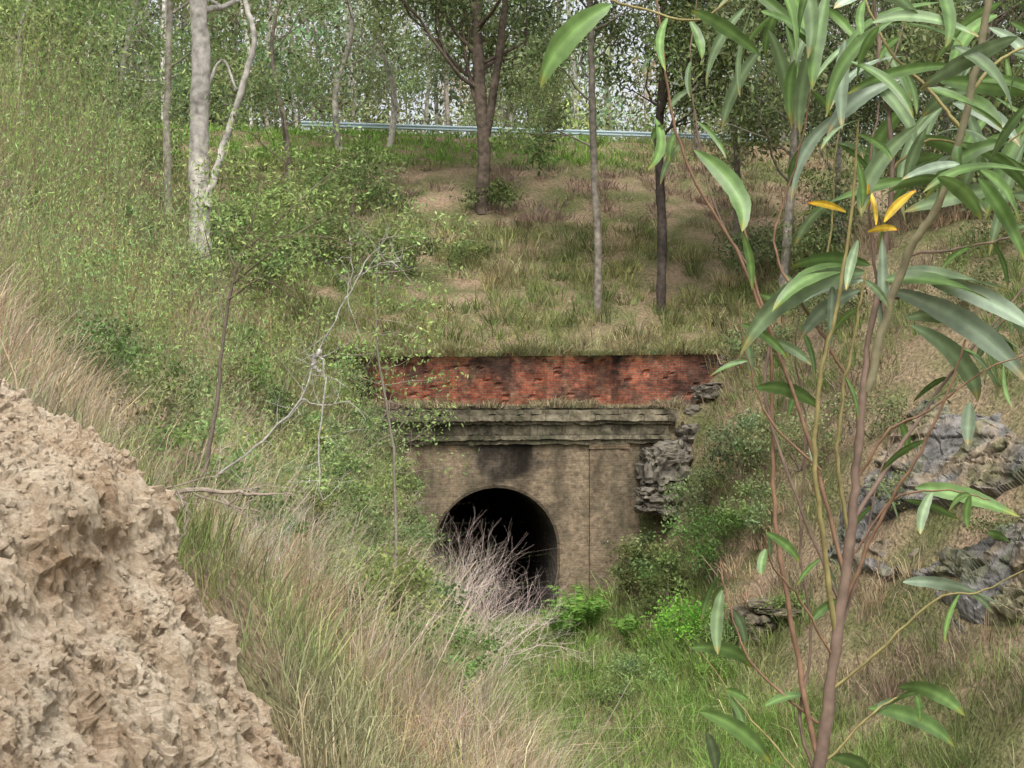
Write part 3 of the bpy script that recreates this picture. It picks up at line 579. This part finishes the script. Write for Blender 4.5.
a=Acc(); dg=(.36,.34,.31)
for pts,r in (([(215,478),(262,440),(300,400),(318,352),(345,300),(372,252)],.010),([(318,352),(326,380),(318,450),(322,500)],.010),([(300,400),(325,405),(352,400)],.006),([(320,350),(314,365),(322,372)],.022),([(345,300),(352,270),(350,235)],.005),([(360,275),(385,262),(400,262)],.004)):
    q=smoothpath([W(x,y_,12.4) for x,y_ in pts],5,.007); tube(a,q,np.linspace(r,r*.5,len(q)),dg,0,6)
    for k in range(1,len(q),2): grow(a,q[k],rng.normal(size=3)+[0,0,.3],.28,.003,1,dg,[],0,.6,.1,3,4,(1,3))
a.build('dead_branch',[M_twig])
a=Acc()
for pts,r in (([(140,488),(175,492),(205,490),(240,494),(275,493)],.024),([(178,492),(188,515),(178,545),(170,560)],.016),([(205,490),(225,500),(250,520)],.010),([(150,487),(140,500),(132,520)],.016),([(160,490),(200,480),(230,470)],.008),([(190,492),(230,505),(262,512)],.008)):
    q=smoothpath([W(x,y_,9.4) for x,y_ in pts],5,.007); tube(a,q,np.linspace(r,r*.3,len(q)),(.28,.23,.18),0,7)
    for k in range(2,len(q),3): grow(a,q[k],rng.normal(size=3)+[0,0,.2],.22,.004,1,(.3,.25,.2),[],0,.6,.1,3,4,(1,3))
a.build('fallen_branch',[M_twig])
# ---------------- background forest
a=Acc()
for i in range(185):
    Y=rng.uniform(82,150); px=rng.uniform(-130,1150); g=G(px,Y)
    if abs(g[1]-33)<5: continue
    g[2]-=.3; hgt=rng.uniform(14,24); r=rng.uniform(.1,.24)*(1.3 if rng.random()<.15 else 1)
    bark=[(.48,.45,.4),(.24,.21,.17),(.15,.12,.1),(.38,.34,.29)][rng.integers(0,4)]
    pts=[g,g+[rng.normal(0,.3),0,hgt*.35],g+[rng.normal(0,.7),0,hgt*.7],g+[rng.normal(0,1.1),0,hgt]]
    p=smoothpath(pts,4,.05); tube(a,p,np.linspace(r,r*.45,len(p)),bark,0,6)
    K=9; cs=[]
    for k in range(K):
        j=rng.integers(3,10); th=rng.random()*6.28; rr=rng.uniform(.5,3.2); c=p[j]+[math.cos(th)*rr,math.sin(th)*rr,rng.uniform(.1,1.6)]; cs.append(c)
        tube(a,[p[j],(p[j]+c)/2+[0,0,-.1],c],[r*.3,r*.2,r*.08],bark,0,4)
    fade=.5+.5*(Y-82)/68; lc=np.array([.17,.22,.095])*(1-fade)+np.array([.23,.28,.15])*fade  # distance haze painted into the leaf colour, paler farther back
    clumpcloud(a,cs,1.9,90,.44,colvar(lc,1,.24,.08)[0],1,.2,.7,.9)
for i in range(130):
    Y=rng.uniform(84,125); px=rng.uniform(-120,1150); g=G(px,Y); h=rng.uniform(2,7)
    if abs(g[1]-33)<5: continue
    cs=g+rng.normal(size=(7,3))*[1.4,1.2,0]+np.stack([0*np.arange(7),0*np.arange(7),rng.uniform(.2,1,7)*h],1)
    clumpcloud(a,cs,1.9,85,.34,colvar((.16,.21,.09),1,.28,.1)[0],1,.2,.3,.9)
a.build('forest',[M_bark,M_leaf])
for i,(px,Y,hg,n,lc) in enumerate([(-30,52,11,12,(.21,.28,.11)),(60,56,12,12,(.22,.29,.11)),(120,60,11,10,(.18,.25,.1)),(290,66,11,10,(.16,.22,.09)),(20,44,8,9,(.22,.3,.12)),(735,64,11,8,(.15,.2,.09)),(840,60,11,11,(.13,.175,.08)),(900,62,12,11,(.13,.175,.08)),(950,56,11,11,(.15,.2,.1)),(1040,55,11,11,(.15,.19,.09)),(340,72,11,7,(.19,.25,.1)),(700,76,10,6,(.14,.18,.08)),(390,74,10,6,(.19,.25,.1)),(560,86,11,8,(.17,.22,.09)),(425,84,11,8,(.18,.24,.1))]):
    g=G(px,Y); g[2]-=.2
    if abs(g[1]-33)<4.5: g[1]=38.5; g[2]=13
    tree('gum_tree',[g,g+[rng.normal(0,.2),0,hg*.3],g+[rng.normal(0,.5),0,hg*.65],g+[rng.normal(0,.8),0,hg]],.15+.05*rng.random(),.07,[(.38,.35,.3),(.18,.15,.12)][i%2],lc,n,85,.2,.15,2.6,1.05)
# ---------------- foreground acacia
br=Acc(); lf=Acc(); Y0=2.5
brown=(.17,.12,.09); red=(.20,.12,.075); oliveb=(.24,.205,.085)
def bp(pts,r0,r1,col,dy=0,dy1=None):
    dy1=dy if dy1 is None else dy1; n=len(pts)
    q=smoothpath([W(x,y_,Y0+dy+(dy1-dy)*k/(n-1)) for k,(x,y_) in enumerate(pts)],6,.0012)
    tube(br,q,np.linspace(r0,r1,len(q)),col,0,7); return q
base=W(812,768,2.5); base[2]=H(base[0],base[1])-.05
q=smoothpath([base,W(806,1100,2.5),W(818,790,2.5),W(836,650,2.5),W(852,520,2.5),W(859,430,2.5),W(868,350,2.5),W(884,250,2.52),W(893,160,2.55),W(880,60,2.6),W(872,-40,2.6)],6,.0018)
tube(br,q,np.interp(np.linspace(0,1,len(q)),[0,.3,.6,1],[.016,.0105,.006,.003])*(1+.07*rng.normal(size=len(q))),brown,0,9)
B=[bp([(838,650),(826,560),(815,470),(820,380),(838,300),(853,200),(858,120)],.0055,.002,oliveb,0,-.1),
 bp([(820,770),(795,640),(776,520),(772,420),(770,340),(752,270),(735,180)],.0055,.002,red,0,.12),
 bp([(852,520),(905,440),(958,365),(1030,280)],.0045,.002,brown,0,.15),
 bp([(845,580),(812,450),(770,330),(735,250),(690,170),(668,90),(655,-20)],.004,.002,red,0,.1),
 bp([(868,390),(885,320),(910,250),(938,205),(962,130),(980,50),(995,-40)],.008,.006,(.22,.2,.12),0,-.15),
 bp([(846,600),(880,520),(915,460),(945,400),(965,340)],.004,.0015,red,0,-.1),
 bp([(832,690),(880,650),(935,600),(985,590),(1040,560)],.003,.0012,oliveb,0,-.12),
 bp([(829,730),(790,700),(750,660),(728,600),(720,560)],.003,.0012,red,0,.1),
 bp([(828,760),(870,715),(905,695),(930,690)],.0025,.0012,oliveb),
 bp([(822,800),(770,740),(735,700),(700,650)],.0025,.0012,oliveb,0,.1),
 bp([(850,540),(838,470),(842,400),(856,330),(866,270)],.004,.0018,oliveb,0,-.05),
 bp([(862,420),(838,360),(800,300),(775,240),(800,150),(820,30)],.0035,.0015,red,0,.15),
 bp([(820,470),(770,420),(745,350),(738,300)],.0025,.001,red),
 bp([(849,560),(893,500),(950,490),(990,500)],.0025,.001,red,0,-.05),
 bp([(880,300),(930,300),(985,330),(1040,290)],.003,.0015,brown,0,.1),
 bp([(905,255),(950,250),(1000,240),(1040,225)],.003,.0015,brown,0,.1),
 bp([(962,130),(930,90),(890,50),(860,-10)],.0035,.002,oliveb,-.1,0),
 bp([(972,90),(1000,60),(1040,40)],.0035,.002,oliveb,-.1,0),
 bp([(610,0),(640,8),(700,20),(760,-30)],.0025,.002,oliveb,0,0),
 bp([(770,340),(765,400),(790,480),(838,600)],.003,.003,brown,.08,0),
 bp([(893,170),(930,140),(990,150),(1040,120)],.003,.0015,oliveb,.05,.1),
 bp([(836,660),(800,600),(770,560),(765,520)],.0025,.001,red,0,-.1),
 bp([(838,640),(862,560),(878,480),(900,420)],.003,.001,brown,0,.1),
 bp([(822,790),(800,720),(812,640),(800,540),(806,430),(795,350),(810,270)],.0035,.0012,brown,0,.14),
 bp([(856,480),(890,430),(930,410),(985,370),(1040,350)],.003,.001,red,0,-.1),
 bp([(752,270),(720,220),(700,150),(690,60),(700,-20)],.0022,.001,brown,.1,.15),
 bp([(800,300),(830,240),(835,160),(850,60)],.0025,.001,oliveb,.1,.15),
 bp([(885,320),(870,230),(875,120),(905,20)],.003,.0015,brown,0,.1)]
def phyl(p0,p1,wpx,bow,col,dy0=0,dy1=None,roll=None):
    dy1=dy0+rng.normal(0,.05) if dy1 is None else dy1
    a0=W(*p0,Y0+dy0); a1=W(*p1,Y0+dy1); d=a1-a0; l=np.linalg.norm(d)
    view=np.array([SA,CA,0]); side=norm(np.cross(d,view)); 
    if side[2]<0: side=-side
    mid=(a0+a1)/2+side*l*bow+d*rng.normal(0,.08); n=14; t=np.linspace(0,1,n)[:,None]
    path=(1-t)**2*a0+2*t*(1-t)*mid+t*t*a1; tg=norm(np.gradient(path,axis=0))
    ro=rng.normal(0,.6) if roll is None else roll
    s=norm(np.cross(tg,view)); nn=np.cross(tg,s); tw=ro+t*rng.normal(0,.8); wd=s*np.cos(tw)+nn*np.sin(tw); nm=np.cross(tg,wd)
    w=wpx/F*Y0*.5*(np.sin(np.pi*np.clip(t*.93+.05,0,1))**.75)*(1+rng.normal(0,.04,(n,1))); w[0]=.0012; w[-1]=.0003
    v=np.stack([path-wd*w,path-wd*w*.5-nm*w*.12,path-wd*w*.06-nm*w*.22,path+wd*w*.06-nm*w*.22,path+wd*w*.5-nm*w*.12,path+wd*w],1)
    c=np.asarray(col)*(1+rng.normal(0,.16)); cc=np.tile(c,(n,6,1)); cc[:,2:4]*=1.6; cc*=1+rng.normal(0,.08,(n,1,1)); cc[-2:]*=np.array([1.4,.95,.7])
    i=np.arange(n-1)[:,None]*6+np.arange(5)[None]; f=np.stack([i,i+1,i+7,i+6],-1).reshape(-1,4)
    lf.add(v.reshape(-1,3),f,cc.reshape(-1,3))
G1=(.12,.205,.06); G2=(.18,.255,.13); G3=(.25,.325,.225); YL=(.75,.5,.05)
LV=[((612,4),(540,88),30,.2,G1),((655,118),(648,170),14,-.3,G1),((652,140),(664,125),10,.2,G1),((694,150),(742,232),24,.28,G1),((742,232),(752,290),10,.1,G1),
((822,15),(800,135),20,.1,G2),((828,-10),(812,90),20,.05,G1),((795,60),(790,120),14,.1,G1),((768,30),(792,130),16,.1,G2),((760,55),(690,10),16,.1,G1),((845,40),(842,130),18,.05,G3),
((868,272),(740,355),30,.28,G2),((864,280),(750,338),26,.3,G3),((852,268),(772,312),20,.25,G1),((870,265),(790,268),18,.2,G1),((860,290),(800,340),18,.2,G3),
((885,280),(990,300),26,.2,G1),((890,290),(1030,385),28,.18,G3),((905,318),(1035,362),24,.2,G2),((900,272),(1012,292),24,.12,G2),((910,325),(978,402),26,.25,G2),((925,280),(1040,335),26,.15,G3),
((882,238),(882,345),14,.02,G3),((832,285),(829,352),18,.05,G3),((858,240),(846,290),12,.05,G2),((755,388),(822,410),18,.2,G1),((970,402),(968,445),18,.05,G3),
((915,488),(1020,517),22,.12,G1),((903,582),(1015,612),18,.15,G3),((988,532),(1012,545),14,.1,G1),((722,590),(718,655),16,.1,G2),((690,648),(752,668),18,.2,G1),
((700,712),(772,765),22,.2,G1),((765,706),(818,700),16,.25,G1),((868,708),(955,748),22,.2,G1),((898,688),(965,716),18,.2,G1),((830,757),(870,775),18,.15,G1),((706,732),(716,775),14,.1,G2),((748,700),(725,690),12,.1,G1),
((1000,300),(1040,350),20,.1,G2),((905,500),(960,520),12,.1,G1),((925,130),(905,190),16,.1,G2),((950,180),(880,200),18,.2,G1)]
for (p0,p1,w,bw,c) in LV: phyl(p0,p1,w*.84,bw,c,roll=rng.normal(0,.35))
for (p0,p1,w) in [((862,212),(868,184),8),((884,222),(916,190),9),((846,212),(808,203),7),((868,232),(897,230),7),((876,225),(868,188),6)]: phyl(p0,p1,w,.1,YL,roll=.3)
for i in range(80):
    x=rng.uniform(850,1045); y_=rng.uniform(-50,200)
    if x<900 and y_>110: continue
    sd=1 if rng.random()<.5 else -1; l=rng.uniform(50,120); an=rng.uniform(.1,1.3)
    phyl((x,y_),(x+sd*l*math.cos(an),y_+l*math.sin(an)),rng.uniform(10,20),rng.uniform(.05,.3),[G1,G1,G2,G3][rng.integers(0,4)],rng.uniform(-.25,.4))
for i in range(16):
    x=rng.uniform(730,860); y_=rng.uniform(-40,50); l=rng.uniform(50,100); an=rng.uniform(.5,2.4)
    phyl((x,y_),(x+l*math.cos(an),y_+l*math.sin(an)),rng.uniform(9,15),.15,[G1,G2][rng.integers(0,2)],rng.uniform(-.1,.3))
for q in B:
    for k in range(3):
        c=q[rng.integers(len(q)//2,len(q))]; Yc=camdist(c[0],c[1]); X=(c[0]-CX)*CA-(c[1]-CY)*SA; x=512+F*X/Yc; y_=384-F*c[2]/Yc
        l=rng.uniform(25,60); an=rng.uniform(.2,2.9); phyl((x,y_),(x+l*math.cos(an),y_+l*math.sin(an)),rng.uniform(5,11),.15,[G1,G2][k%2],Yc-Y0)
ac=bpy.data.objects.new('acacia_sapling',None); bpy.context.scene.collection.objects.link(ac)
br.build('stems',[M_twig],True,ac); lf.build('leaves',[M_phyl],True,ac)
# ---------------- light, world, camera
s=Vector((-.10,-.52,.85)).normalized()
w=bpy.data.worlds.new('World'); bpy.context.scene.world=w; w.use_nodes=True; nt=w.node_tree; bg=nt.nodes['Background']
sk=nt.nodes.new('ShaderNodeTexSky'); sk.sky_type='NISHITA'; sk.sun_disc=False; sk.sun_elevation=math.asin(s.z); sk.sun_rotation=math.atan2(s.x,s.y); sk.dust_density=6; sk.air_density=1.0; sk.ozone_density=1
hs=nt.nodes.new('ShaderNodeHueSaturation'); hs.inputs['Saturation'].default_value=.22; hs.inputs['Value'].default_value=1.9
nt.links.new(sk.outputs[0],hs.inputs['Color']); nt.links.new(hs.outputs[0],bg.inputs[0]); bg.inputs[1].default_value=.15
sl=bpy.data.lights.new('sun','SUN'); sl.energy=1.5; sl.angle=math.radians(18); sl.color=(1,.97,.93); so=bpy.data.objects.new('sun',sl); so.rotation_euler=s.to_track_quat('Z','Y').to_euler(); bpy.context.scene.collection.objects.link(so)
cd=bpy.data.cameras.new('camera'); cd.lens=50; cd.sensor_width=36; cd.clip_start=.05; cd.clip_end=2000; co=bpy.data.objects.new('camera',cd); co.location=(CX,CY,0); co.rotation_euler=(math.pi/2,0,-A)
bpy.context.scene.collection.objects.link(co); bpy.context.scene.camera=co
vs=bpy.context.scene.view_settings; vs.view_transform='Standard'; vs.look='None'; vs.exposure=0; vs.gamma=1
